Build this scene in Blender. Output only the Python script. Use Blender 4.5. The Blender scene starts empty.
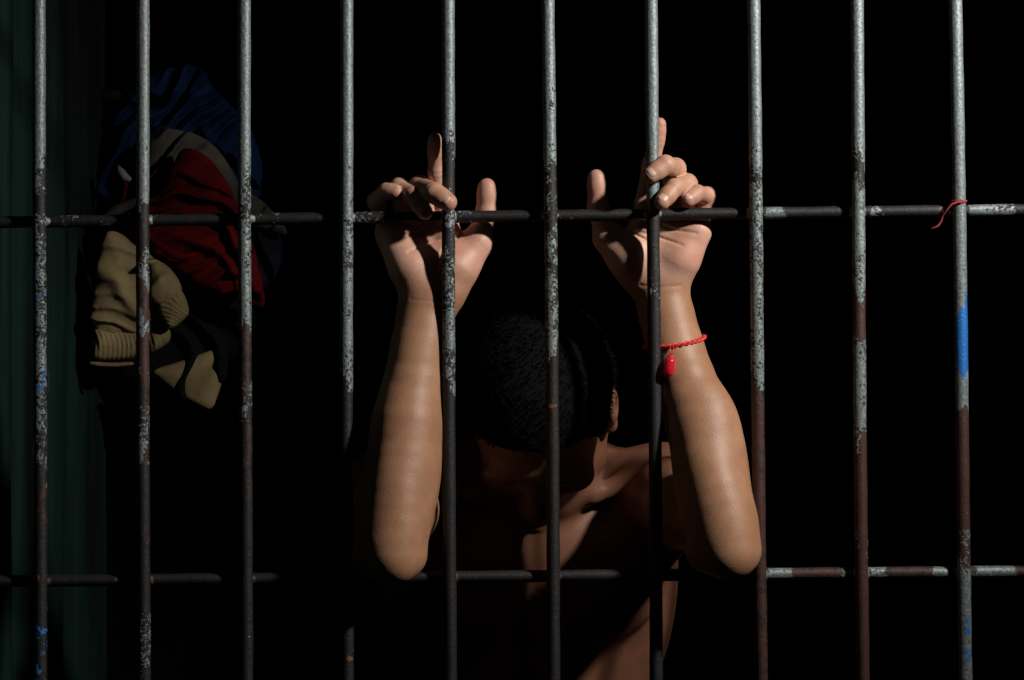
import bpy, bmesh, math, random
import numpy as np
from mathutils import Vector, Matrix

S = bpy.context.scene
COL = S.collection
random.seed(4)

# ------------------------------------------------------------------ camera
CAM_D, CAM_Z, FPX = 2.0, 1.48, 2000.0
cam_data = bpy.data.cameras.new('camera')
cam_data.sensor_width = 36.0
cam_data.lens = FPX / 1024.0 * 36.0
cam_data.clip_start = 0.05
cam = bpy.data.objects.new('camera', cam_data)
cam.location = (0, -CAM_D, CAM_Z)
cam.rotation_euler = (math.pi / 2, 0, 0)
COL.objects.link(cam)
S.camera = cam

# ------------------------------------------------------------------ world: a dim corridor, next to no fill
w = bpy.data.worlds.new('world')
S.world = w
w.use_nodes = True
w.node_tree.nodes['Background'].inputs[0].default_value = (0.62, 0.85, 1.0, 1)
w.node_tree.nodes['Background'].inputs[1].default_value = 0.004

# ------------------------------------------------------------------ the one lamp: high, to the right, outside the bars
def lamp(name, loc, target, energy, cone, blend, size, color):
    d = bpy.data.lights.new(name, 'SPOT')
    d.energy = energy
    d.spot_size = math.radians(cone)
    d.spot_blend = blend
    d.shadow_soft_size = size
    d.color = color
    o = bpy.data.objects.new(name, d)
    o.location = loc
    o.rotation_euler = (Vector(target) - Vector(loc)).to_track_quat('-Z', 'Y').to_euler()
    COL.objects.link(o)
    return o
lamp('corridor_lamp', (1.05, -0.68, 2.24), (0.06, 0.0, 1.57), 102, 66, 1.0, 0.045, (1.0, 0.95, 0.90))

S.view_settings.view_transform = 'Standard'
S.view_settings.look = 'None'
S.view_settings.exposure = 0.0
S.view_settings.gamma = 1.0
S.view_settings.use_curve_mapping = False


def P(px, py, y):
    """a point of the place, from where it shows at depth y"""
    k = (CAM_D + y) / FPX
    return np.array([(px - 512) * k, y, CAM_Z + (340 - py) * k])


# ------------------------------------------------------------------ materials
def new_mat(name, rough=0.6, base=(0.5, 0.5, 0.5)):
    m = bpy.data.materials.new(name)
    m.use_nodes = True
    nt = m.node_tree
    b = nt.nodes['Principled BSDF']
    b.inputs['Base Color'].default_value = (*base, 1)
    b.inputs['Roughness'].default_value = rough
    return m, nt, b

def N(nt, typ, **kw):
    n = nt.nodes.new(typ)
    for k, v in kw.items():
        if k in n.inputs: n.inputs[k].default_value = v
        else: setattr(n, k, v)
    return n

def noise(nt, scale, detail=4, rough=0.55, vec=None):
    n = N(nt, 'ShaderNodeTexNoise', Scale=scale, Detail=detail, Roughness=rough)
    if vec is not None: nt.links.new(vec, n.inputs['Vector'])
    return n.outputs['Fac']

def objco(nt, scale=(1, 1, 1)):
    tc = N(nt, 'ShaderNodeTexCoord')
    mp = N(nt, 'ShaderNodeMapping')
    mp.inputs['Scale'].default_value = scale
    nt.links.new(tc.outputs['Object'], mp.inputs['Vector'])
    return mp.outputs['Vector']

def math_n(nt, op, a, b=None, c=None, clamp=False):
    n = N(nt, 'ShaderNodeMath', operation=op, use_clamp=clamp)
    for i, v in enumerate((a, b, c)):
        if v is None: continue
        if isinstance(v, (int, float)): n.inputs[i].default_value = v
        else: nt.links.new(v, n.inputs[i])
    return n.outputs[0]

def mix(nt, fac, a, b):
    n = N(nt, 'ShaderNodeMix', data_type='RGBA')
    for i, v in ((0, fac), (6, a), (7, b)):
        if isinstance(v, (int, float)): n.inputs[i].default_value = v
        elif isinstance(v, tuple): n.inputs[i].default_value = (*v, 1)
        else: nt.links.new(v, n.inputs[i])
    return n.outputs[2]

def ramp(nt, fac, lo, hi):
    n = N(nt, 'ShaderNodeMapRange', interpolation_type='SMOOTHSTEP')
    n.inputs[1].default_value = lo
    n.inputs[2].default_value = hi
    nt.links.new(fac, n.inputs[0])
    return n.outputs[0]

def bump(nt, b, height, strength=0.4, dist=0.002):
    n = N(nt, 'ShaderNodeBump', Strength=strength, Distance=dist)
    nt.links.new(height, n.inputs['Height'])
    nt.links.new(n.outputs[0], b.inputs['Normal'])

def attr(nt, name):
    return N(nt, 'ShaderNodeAttribute', attribute_name=name).outputs['Fac']

def make_bar_mat():
    m, nt, b = new_mat('chipped_paint_on_iron')
    geo = N(nt, 'ShaderNodeNewGeometry').outputs['Position']
    fine = noise(nt, 330, 5, 0.65, geo)
    mid = noise(nt, 95, 4, 0.6, geo)
    big = noise(nt, 32, 3, 0.5, geo)
    nz = math_n(nt, 'ADD', math_n(nt, 'MULTIPLY', fine, 0.45), math_n(nt, 'ADD', math_n(nt, 'MULTIPLY', mid, 0.37), math_n(nt, 'MULTIPLY', big, 0.18)))
    # silver coverage along the bar against a chipped noise
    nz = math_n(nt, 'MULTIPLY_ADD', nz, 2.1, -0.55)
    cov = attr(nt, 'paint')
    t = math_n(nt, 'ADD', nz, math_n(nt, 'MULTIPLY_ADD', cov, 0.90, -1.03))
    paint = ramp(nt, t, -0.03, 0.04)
    tintm = ramp(nt, math_n(nt, 'ADD', mid, math_n(nt, 'MULTIPLY_ADD', attr(nt, 'blue'), 0.7, -0.86)), -0.01, 0.02)
    rust = ramp(nt, math_n(nt, 'ADD', mid, math_n(nt, 'MULTIPLY_ADD', attr(nt, 'rust'), 0.6, -0.8)), -0.08, 0.08)
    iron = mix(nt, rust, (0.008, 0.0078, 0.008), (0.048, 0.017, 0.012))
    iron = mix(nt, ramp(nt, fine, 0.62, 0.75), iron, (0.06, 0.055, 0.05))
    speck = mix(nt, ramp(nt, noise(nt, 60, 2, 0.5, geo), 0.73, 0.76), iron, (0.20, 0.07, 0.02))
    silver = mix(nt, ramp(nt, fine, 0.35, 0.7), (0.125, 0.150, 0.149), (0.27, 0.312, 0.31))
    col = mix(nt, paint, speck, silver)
    col = mix(nt, tintm, col, (0.022, 0.17, 0.52))
    nt.links.new(col, b.inputs['Base Color'])
    nt.links.new(math_n(nt, 'MULTIPLY', paint, 0.28), b.inputs['Metallic'])
    nt.links.new(math_n(nt, 'MULTIPLY_ADD', paint, -0.14, 0.60), b.inputs['Roughness'])
    h = math_n(nt, 'ADD', math_n(nt, 'MULTIPLY', paint, 0.5), math_n(nt, 'MULTIPLY', math_n(nt, 'ADD', fine, mid), 0.45))
    bump(nt, b, h, 0.8, 0.0018)
    return m

def make_skin_mat():
    m, nt, b = new_mat('brown_skin', 0.5)
    geo = N(nt, 'ShaderNodeNewGeometry').outputs['Position']
    n1 = noise(nt, 28, 4, 0.6, geo)
    n2 = noise(nt, 240, 3, 0.6, geo)
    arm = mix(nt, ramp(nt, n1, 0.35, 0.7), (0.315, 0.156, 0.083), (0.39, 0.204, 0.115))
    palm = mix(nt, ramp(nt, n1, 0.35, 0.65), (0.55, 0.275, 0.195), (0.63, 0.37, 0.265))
    torso = mix(nt, ramp(nt, n1, 0.35, 0.7), (0.150, 0.062, 0.036), (0.190, 0.082, 0.048))  # darker copy of the arm tone, with shade put into the colour
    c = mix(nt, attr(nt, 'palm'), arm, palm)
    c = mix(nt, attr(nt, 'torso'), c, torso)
    c = mix(nt, attr(nt, 'nipple'), c, (0.06, 0.022, 0.016))
    c = mix(nt, math_n(nt, 'MULTIPLY', ramp(nt, n2, 0.6, 0.8), 0.25), c, (0.22, 0.09, 0.055))
    nt.links.new(c, b.inputs['Base Color'])
    b.inputs['Subsurface Weight'].default_value = 0.06
    b.inputs['Subsurface Radius'].default_value = (0.006, 0.0025, 0.0014)
    b.inputs['Subsurface Scale'].default_value = 0.6
    nt.links.new(math_n(nt, 'MULTIPLY_ADD', attr(nt, 'torso'), -0.22, 0.40), b.inputs['Specular IOR Level'])
    vo = N(nt, 'ShaderNodeTexVoronoi', Scale=620)
    nt.links.new(geo, vo.inputs['Vector'])
    bump(nt, b, math_n(nt, 'ADD', vo.outputs['Distance'], math_n(nt, 'MULTIPLY', noise(nt, 130, 4, 0.6, geo), 1.2)), 0.17, 0.0008)
    return m

def make_cloth(name, base, dark, scale=900, rough=0.9):
    m, nt, b = new_mat(name, rough)
    geo = N(nt, 'ShaderNodeNewGeometry').outputs['Position']
    n = noise(nt, 22, 4, 0.6, geo)
    nt.links.new(mix(nt, ramp(nt, n, 0.3, 0.7), dark, base), b.inputs['Base Color'])
    wv = noise(nt, scale, 2, 0.5, geo)
    bump(nt, b, math_n(nt, 'ADD', math_n(nt, 'MULTIPLY', wv, 0.3), noise(nt, 60, 4, 0.6, geo)), 0.35, 0.004)
    b.inputs['Specular IOR Level'].default_value = 0.08
    return m

def make_wall(name, a, c, streak=(14, 14, 1.2), rough=0.85):
    m, nt, b = new_mat(name, rough)
    v = objco(nt, streak)
    n = noise(nt, 1.0, 6, 0.6, v)
    fl = noise(nt, 3.2, 5, 0.7, v)
    col = mix(nt, ramp(nt, n, 0.38, 0.62), a, c)
    col = mix(nt, ramp(nt, fl, 0.66, 0.70), col, tuple(min(1, x * 2.6) for x in c))
    nt.links.new(col, b.inputs['Base Color'])
    b.inputs['Specular IOR Level'].default_value = 0.08
    bump(nt, b, math_n(nt, 'ADD', n, fl), 0.5, 0.01)
    return m

M_BAR = make_bar_mat()
M_SKIN = make_skin_mat()
M_HAIR, _nt, _b = new_mat('black_hair', 0.75, (0.0028, 0.0024, 0.0024))
_b.inputs['Specular IOR Level'].default_value = 0.12
_g = N(_nt, 'ShaderNodeNewGeometry').outputs['Position']
bump(_nt, _b, noise(_nt, 420, 4, 0.7, _g), 0.9, 0.003)
M_NAIL, _nt, _b = new_mat('fingernail', 0.42, (0.55, 0.34, 0.27))
_g = N(_nt, 'ShaderNodeNewGeometry').outputs['Position']
_nt.links.new(mix(_nt, noise(_nt, 300, 2, 0.5, _g), (0.50, 0.29, 0.23), (0.60, 0.40, 0.33)), _b.inputs['Base Color'])
M_RED, _nt, _b = new_mat('red_cord', 0.55, (0.75, 0.025, 0.03))
_g = N(_nt, 'ShaderNodeNewGeometry').outputs['Position']
_nt.links.new(mix(_nt, noise(_nt, 900, 2, 0.5, _g), (0.55, 0.012, 0.016), (0.85, 0.045, 0.05)), _b.inputs['Base Color'])
M_THREAD, _nt, _b = new_mat('dull_red_thread', 0.8, (0.30, 0.02, 0.035))
_g = N(_nt, 'ShaderNodeNewGeometry').outputs['Position']
_nt.links.new(mix(_nt, noise(_nt, 700, 2, 0.5, _g), (0.22, 0.012, 0.022), (0.36, 0.03, 0.045)), _b.inputs['Base Color'])
M_GEM, _nt, _b = new_mat('red_plastic', 0.12, (0.85, 0.012, 0.03))
_b.inputs['Transmission Weight'].default_value = 0.35
_b.inputs['Coat Weight'].default_value = 0.6
_g = N(_nt, 'ShaderNodeNewGeometry').outputs['Position']
_nt.links.new(mix(_nt, noise(_nt, 160, 2, 0.5, _g), (0.75, 0.01, 0.025), (0.9, 0.03, 0.05)), _b.inputs['Base Color'])
M_KHAKI = make_cloth('khaki_cotton', (0.235, 0.18, 0.09), (0.17, 0.128, 0.062))
M_BLUE = make_cloth('blue_jersey_cloth', (0.004, 0.017, 0.058), (0.002, 0.008, 0.027))
M_REDC = make_cloth('red_cloth', (0.080, 0.0025, 0.0035), (0.046, 0.0014, 0.002))
M_GREY = make_cloth('grey_cloth', (0.060, 0.055, 0.046), (0.040, 0.036, 0.031))
M_WHITE = make_cloth('white_trim', (0.20, 0.20, 0.20), (0.15, 0.15, 0.15))
M_BLACK = make_cloth('black_cloth', (0.004, 0.004, 0.005), (0.003, 0.003, 0.004))
M_NAVY = make_cloth('navy_cloth', (0.008, 0.010, 0.016), (0.005, 0.006, 0.010))
M_TROUS = make_cloth('dark_trousers', (0.012, 0.012, 0.016), (0.008, 0.008, 0.010))
M_STEEL, _nt, _b = new_mat('dark_steel', 0.5, (0.05, 0.05, 0.05))
_b.inputs['Metallic'].default_value = 0.8
M_WALLL = make_wall('green_painted_plaster', (0.005, 0.0066, 0.006), (0.009, 0.026, 0.022), (9, 9, 0.9))
M_WALL = make_wall('near_black_plaster', (0.010, 0.010, 0.010), (0.016, 0.015, 0.014))  # even near-black plaster for walls and ceiling
M_FLOOR = make_wall('dark_concrete', (0.014, 0.014, 0.014), (0.022, 0.021, 0.020), (5, 5, 5))


# ------------------------------------------------------------------ object helpers
def tag(o, label=None, cat=None, group=None, kind=None):
    if label: o['label'] = label
    if cat: o['category'] = cat
    if group: o['group'] = group
    if kind: o['kind'] = kind
    return o

def empty(name, loc):
    o = bpy.data.objects.new(name, None)
    o.location = loc
    o.empty_display_size = 0.05
    COL.objects.link(o)
    return o

def mesh_obj(name, verts, faces, mat, parent=None, smooth=True, attrs=None):
    """vertices are given in world space; a child is stored relative to its parent"""
    me = bpy.data.meshes.new(name)
    v = np.asarray(verts, dtype=np.float64)
    if parent is not None:
        off = np.array(world_loc(parent))
        v = v - off
    me.from_pydata(v.tolist() if len(v) < 20000 else v, [], faces.tolist() if isinstance(faces, np.ndarray) else faces)
    me.update()
    if smooth:
        me.polygons.foreach_set('use_smooth', np.ones(len(me.polygons), dtype=bool))
    if attrs:
        for k, arr in attrs.items():
            a = me.attributes.new(k, 'FLOAT', 'POINT')
            a.data.foreach_set('value', np.asarray(arr, dtype=np.float32))
    me.materials.append(mat)
    o = bpy.data.objects.new(name, me)
    if parent is not None: o.parent = parent
    COL.objects.link(o)
    return o

def world_loc(o):
    v = Vector(o.location)
    while o.parent is not None:
        o = o.parent
        v = v + Vector(o.location)
    return v

def tube(pts, rad, seg=12, cap=True):
    """swept tube; rad a number or one per point"""
    pts = np.asarray(pts, float)
    n = len(pts)
    rad = np.full(n, rad) if np.isscalar(rad) else np.asarray(rad, float)
    tan = np.gradient(pts, axis=0)
    tan /= np.linalg.norm(tan, axis=1)[:, None] + 1e-12
    ref = np.array([0, -1.0, 0]) if abs(tan[0][1]) < 0.9 else np.array([1.0, 0, 0])
    V, F = [], []
    u = ref - tan[0] * ref.dot(tan[0]); u /= np.linalg.norm(u)
    for i in range(n):
        u = u - tan[i] * u.dot(tan[i]); u /= np.linalg.norm(u)
        v = np.cross(tan[i], u)
        for s in range(seg):
            a = 2 * math.pi * s / seg
            V.append(pts[i] + rad[i] * (math.cos(a) * u + math.sin(a) * v))
    for i in range(n - 1):
        for s in range(seg):
            s2 = (s + 1) % seg
            F.append([i * seg + s, i * seg + s2, (i + 1) * seg + s2, (i + 1) * seg + s])
    if cap:
        F.append([s for s in range(seg)][::-1])
        F.append([(n - 1) * seg + s for s in range(seg)])
    return np.array(V), F

def box(name, lo, hi, mat, kind=None, parent=None, bevel=0.0):
    bm = bmesh.new()
    bmesh.ops.create_cube(bm, size=1)
    c = [(a + b) / 2 for a, b in zip(lo, hi)]
    d = [b - a for a, b in zip(lo, hi)]
    for v in bm.verts: v.co = Vector((v.co.x * d[0], v.co.y * d[1], v.co.z * d[2]))
    if bevel: bmesh.ops.bevel(bm, geom=bm.edges[:], offset=bevel, segments=2, affect='EDGES')
    me = bpy.data.meshes.new(name)
    bm.to_mesh(me); bm.free()
    me.materials.append(mat)
    o = bpy.data.objects.new(name, me)
    o.location = c
    if parent: o.parent = parent
    COL.objects.link(o)
    if kind: o['kind'] = kind
    return o

# ------------------------------------------------------------------ distance-field modelling (numpy surface nets)
def smin(a, b, k):
    if k <= 0: return np.minimum(a, b)
    h = np.maximum(k - np.abs(a - b), 0) / k
    return np.minimum(a, b) - h * h * k * 0.25

def cone(p, a, b, r1, r2):
    a = np.asarray(a, float); ba = np.asarray(b, float) - a
    pa = p - a
    t = np.clip(pa @ ba / (ba @ ba), 0, 1)
    q = pa - t[:, None] * ba
    return np.sqrt(np.einsum('ij,ij->i', q, q)) - (r1 + t * (r2 - r1))

def chain(p, pts, rs, k):
    d = None
    for i in range(len(pts) - 1):
        c = cone(p, pts[i], pts[i + 1], rs[i], rs[i + 1])
        d = c if d is None else smin(d, c, k)
    return d

def spline(pts, rs, sub=5):
    pts = np.array(pts, float); rs = np.array(rs, float)
    A = np.concatenate([pts, rs[:, None]], 1)
    A = np.concatenate([2 * A[:1] - A[1:2], A, 2 * A[-1:] - A[-2:-1]])
    out = []
    for i in range(1, len(A) - 2):
        p0, p1, p2, p3 = A[i - 1:i + 3]
        for t in np.arange(sub) / sub:
            out.append(.5 * (2 * p1 + (p2 - p0) * t + (2 * p0 - 5 * p1 + 4 * p2 - p3) * t * t + (3 * p1 - p0 - 3 * p2 + p3) * t ** 3))
    out.append(A[-2])
    out = np.array(out)
    return out[:, :3], out[:, 3]

def ell(p, c, r, R=None):
    q = p - np.asarray(c, float)
    if R is not None: q = q @ R           # columns of R are the local axes
    r = np.asarray(r, float)
    k0 = np.linalg.norm(q / r, axis=1)
    k1 = np.linalg.norm(q / (r * r), axis=1) + 1e-9
    return k0 * (k0 - 1) / k1

def axes(lo, hi, step, fine=()):
    """a grid axis with finer steps inside the given spans"""
    out = [lo]
    while out[-1] < hi:
        s = step
        for a, b, fs in fine:
            if a <= out[-1] < b: s = fs
        out.append(out[-1] + s)
    return np.array(out)

def surface_nets(f, xs, ys, zs, B=8, reach=1.15):
    nx, ny, nz = len(xs), len(ys), len(zs)
    D = np.full((nx, ny, nz), 1.0, dtype=np.float32)
    bx = np.arange(0, nx - 1, B); by = np.arange(0, ny - 1, B); bz = np.arange(0, nz - 1, B)
    def ctr(ax, b):
        e = np.minimum(b + B, len(ax) - 1)
        return (ax[b] + ax[e]) / 2, (ax[e] - ax[b]) / 2
    cx, hx = ctr(xs, bx); cy, hy = ctr(ys, by); cz, hz = ctr(zs, bz)
    G = np.stack(np.meshgrid(cx, cy, cz, indexing='ij'), -1).reshape(-1, 3)
    H = np.stack(np.meshgrid(hx, hy, hz, indexing='ij'), -1).reshape(-1, 3)
    d = f(G)
    hd = np.linalg.norm(H, axis=1) * reach + 0.004
    act = np.abs(d) <= hd
    idx = np.stack(np.meshgrid(np.arange(len(bx)), np.arange(len(by)), np.arange(len(bz)), indexing='ij'), -1).reshape(-1, 3)
    # far blocks: inside ones filled with -1
    for (i, j, k) in idx[(~act) & (d < 0)]:
        D[bx[i]:bx[i] + B + 1, by[j]:by[j] + B + 1, bz[k]:bz[k] + B + 1] = -1.0
    todo = np.zeros(D.shape, dtype=bool)
    for (i, j, k) in idx[act]:
        todo[bx[i]:bx[i] + B + 1, by[j]:by[j] + B + 1, bz[k]:bz[k] + B + 1] = True
    I = np.argwhere(todo)
    for s in range(0, len(I), 400000):
        q = I[s:s + 400000]
        D[q[:, 0], q[:, 1], q[:, 2]] = f(np.stack([xs[q[:, 0]], ys[q[:, 1]], zs[q[:, 2]]], -1))
    inside = D < 0
    X = [xs, ys, zs]
    cellmap = np.full((nx, ny, nz), -1, dtype=np.int32)
    acc_c, acc_p, edges = [], [], []
    for a in range(3):
        s0 = [slice(None)] * 3; s1 = [slice(None)] * 3
        s0[a] = slice(0, -1); s1[a] = slice(1, None)
        E = np.argwhere(inside[tuple(s0)] != inside[tuple(s1)])
        if not len(E): continue
        E2 = E.copy(); E2[:, a] += 1
        d0 = D[E[:, 0], E[:, 1], E[:, 2]]; d1 = D[E2[:, 0], E2[:, 1], E2[:, 2]]
        t = d0 / (d0 - d1)
        p = np.stack([X[m][E[:, m]] for m in range(3)], -1).astype(float)
        p[:, a] += t * (X[a][E2[:, a]] - X[a][E[:, a]])
        b, c = (a + 1) % 3, (a + 2) % 3
        ok = (E[:, b] > 0) & (E[:, c] > 0) & (E[:, b] < len(X[b]) - 1) & (E[:, c] < len(X[c]) - 1)
        E, p, d0 = E[ok], p[ok], d0[ok]
        cells = []
        for ob, oc in ((0, 0), (1, 0), (1, 1), (0, 1)):
            q = E.copy(); q[:, b] -= ob; q[:, c] -= oc
            cells.append(q); acc_c.append(q); acc_p.append(p)
        edges.append((cells, d0 < 0))
    C = np.concatenate(acc_c); Pp = np.concatenate(acc_p)
    key = (C[:, 0].astype(np.int64) * ny + C[:, 1]) * nz + C[:, 2]
    uk, inv = np.unique(key, return_inverse=True)
    cnt = np.bincount(inv, minlength=len(uk))
    V = np.stack([np.bincount(inv, Pp[:, m], minlength=len(uk)) / cnt for m in range(3)], -1)
    quads = []
    for cells, neg in edges:
        ids = np.stack([np.searchsorted(uk, (q[:, 0].astype(np.int64) * ny + q[:, 1]) * nz + q[:, 2]) for q in cells], -1)
        ids[neg] = ids[neg][:, ::-1]
        quads.append(ids)
    Q = np.concatenate(quads)[:, ::-1]
    # pull every vertex onto the true surface
    for _ in range(2):
        e = 4e-4
        for s in range(0, len(V), 300000):
            v = V[s:s + 300000]
            d = f(v)
            g = np.stack([f(v + np.eye(3)[m] * e) - d for m in range(3)], -1) / e
            g2 = np.maximum((g * g).sum(1), 0.3)
            V[s:s + 300000] = v - np.clip(d / g2, -0.0012, 0.0012)[:, None] * g * 0.9
    return V, Q

# ------------------------------------------------------------------ the room shell
box('floor', (-1.5, -3.0, -0.1), (1.9, 3.1, 0.0), M_FLOOR, 'structure')
box('ceiling', (-1.5, -0.06, 2.6), (1.9, 3.1, 2.7), M_WALL, 'structure')
box('wall_back', (-1.5, 3.0, 0.0), (1.9, 3.1, 2.6), M_WALL, 'structure')
box('wall_right', (1.8, -0.06, 0.0), (1.9, 3.0, 2.6), M_WALL, 'structure')

box('wall_left_recess', (-1.5, 0.99, 0.0), (-1.4, 3.0, 2.6), M_WALL, 'structure')
box('wall_recess_return', (-1.5, 0.90, 0.0), (-0.76, 0.99, 2.6), M_WALL, 'structure')

def wall_left():
    # hand-plastered wall with shallow upright ripples
    ys = np.linspace(-0.06, 0.99, 90); zs = np.linspace(0, 2.6, 40)
    V, F = [], []
    for y in ys:
        r = 0.006 * math.sin(y * 21) + 0.004 * math.sin(y * 47 + 1)
        for z in zs:
            V.append((-0.612 + r + 0.002 * math.sin(z * 5 + y * 9), y, z))
    nz = len(zs)
    for i in range(len(ys) - 1):
        for j in range(nz - 1):
            F.append([i * nz + j, i * nz + j + 1, (i + 1) * nz + j + 1, (i + 1) * nz + j])
    n0 = len(V)
    V += [(-0.75, y, z) for y in (-0.06, 0.99) for z in (0, 2.6)]
    a, b = [j for j in range(nz)], [(len(ys) - 1) * nz + j for j in range(nz)]
    F.append([n0, n0 + 1] + a[::-1]); F.append([n0 + 3, n0 + 2] + b)
    F.append([n0 + 1, n0, n0 + 2, n0 + 3])
    F.append([i * nz for i in range(len(ys))] + [n0 + 2, n0])
    F.append([n0 + 1, n0 + 3] + [i * nz + nz - 1 for i in range(len(ys))][::-1])
    o = mesh_obj('wall_left', V, F, M_WALLL)
    bm = bmesh.new(); bm.from_mesh(o.data); bmesh.ops.recalc_face_normals(bm, faces=bm.faces); bm.to_mesh(o.data); bm.free()
    tag(o, kind='structure')
wall_left()

# ------------------------------------------------------------------ the barred grille
BR, HR, HY = 0.0066, 0.0061, 0.0122
# (x at y=30, x at y=650) as they show, and silver / blue / rust tone along the height, mostly darker towards the bottom (image row: value)
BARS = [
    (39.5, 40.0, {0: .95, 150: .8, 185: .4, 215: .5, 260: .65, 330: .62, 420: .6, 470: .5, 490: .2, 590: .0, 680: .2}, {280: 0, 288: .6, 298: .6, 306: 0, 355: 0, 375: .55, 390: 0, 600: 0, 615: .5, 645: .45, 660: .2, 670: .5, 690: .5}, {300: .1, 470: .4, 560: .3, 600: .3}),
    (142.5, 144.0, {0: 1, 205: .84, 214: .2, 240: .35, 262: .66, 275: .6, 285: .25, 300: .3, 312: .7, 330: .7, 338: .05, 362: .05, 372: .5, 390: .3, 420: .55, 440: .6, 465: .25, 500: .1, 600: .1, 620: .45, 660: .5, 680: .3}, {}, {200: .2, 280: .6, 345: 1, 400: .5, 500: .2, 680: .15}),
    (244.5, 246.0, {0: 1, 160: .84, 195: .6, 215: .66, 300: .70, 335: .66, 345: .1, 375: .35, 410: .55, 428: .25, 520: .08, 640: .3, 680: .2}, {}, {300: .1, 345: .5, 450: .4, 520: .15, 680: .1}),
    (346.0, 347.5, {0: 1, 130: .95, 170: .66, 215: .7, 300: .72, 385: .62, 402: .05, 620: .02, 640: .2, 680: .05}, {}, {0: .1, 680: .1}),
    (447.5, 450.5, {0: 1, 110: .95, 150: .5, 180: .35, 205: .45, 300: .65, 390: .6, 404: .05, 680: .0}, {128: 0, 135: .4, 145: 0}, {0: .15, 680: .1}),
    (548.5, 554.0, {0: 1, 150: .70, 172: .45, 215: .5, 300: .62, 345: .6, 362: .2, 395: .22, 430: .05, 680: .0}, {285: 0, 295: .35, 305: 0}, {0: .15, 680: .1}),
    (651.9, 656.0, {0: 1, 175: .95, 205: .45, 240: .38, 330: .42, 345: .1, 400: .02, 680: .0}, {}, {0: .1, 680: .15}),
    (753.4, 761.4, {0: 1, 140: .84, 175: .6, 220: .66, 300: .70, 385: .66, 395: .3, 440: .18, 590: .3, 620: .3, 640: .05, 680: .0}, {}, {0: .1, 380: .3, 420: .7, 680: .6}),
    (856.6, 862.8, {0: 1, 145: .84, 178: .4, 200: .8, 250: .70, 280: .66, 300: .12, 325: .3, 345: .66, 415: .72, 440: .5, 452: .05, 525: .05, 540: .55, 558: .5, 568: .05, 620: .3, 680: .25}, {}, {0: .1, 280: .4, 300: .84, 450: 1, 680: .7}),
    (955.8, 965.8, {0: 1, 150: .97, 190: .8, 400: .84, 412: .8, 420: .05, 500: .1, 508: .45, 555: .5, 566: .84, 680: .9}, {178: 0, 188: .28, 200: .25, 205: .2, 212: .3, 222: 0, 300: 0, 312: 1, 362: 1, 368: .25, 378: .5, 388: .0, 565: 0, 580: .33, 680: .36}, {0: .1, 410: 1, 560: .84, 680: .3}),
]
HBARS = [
    (222.0, 210.3, {0: .3, 50: .3, 70: .45, 130: .4, 160: .3, 210: .1, 250: .1, 258: .5, 280: .45, 290: .05, 350: .05, 356: .55, 385: .5, 395: .03, 452: .03, 458: .55, 475: .5, 480: .0, 550: .05, 560: .45, 570: .1, 598: .1, 601: .4, 604: .1, 690: .05, 700: .3, 706: .05, 762: .05, 765: .75, 782: .7, 790: .05, 828: .05, 832: .6, 838: .05, 866: .1, 869: .65, 882: .5, 890: .02, 930: .02, 936: .55, 940: .1, 964: .3, 968: .75, 1014: .75, 1018: .02, 1100: .05}, {}, {0: .1, 700: .1, 760: .25, 1024: .2}),  # the paint drop past the right end stands in for shade there
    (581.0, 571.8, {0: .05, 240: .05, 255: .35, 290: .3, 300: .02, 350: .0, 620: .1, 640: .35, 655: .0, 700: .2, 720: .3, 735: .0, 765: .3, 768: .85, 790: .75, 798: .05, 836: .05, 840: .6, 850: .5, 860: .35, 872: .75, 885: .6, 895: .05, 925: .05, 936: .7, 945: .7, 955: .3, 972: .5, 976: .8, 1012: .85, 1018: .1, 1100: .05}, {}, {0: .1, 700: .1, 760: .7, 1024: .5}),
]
def keyed(d, t):
    if not d: return np.zeros(len(t))
    k = sorted(d)
    return np.interp(t, k, [d[i] for i in k])

grille = empty('cell_bars', (0, 0, 0))
tag(grille, 'row of upright iron bars with chipped silver paint, welded to two horizontal bars', 'prison bars')
def hz(x, x0, x1, z0, z1): return z0 + (x - x0) / (x1 - x0) * (z1 - z0)
HLINES = []
for (y0, y1, *_r) in HBARS:
    a, b = P(20, y0, HY), P(1000, y1, HY)
    HLINES.append((a[0], b[0], a[2], b[2]))

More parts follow.
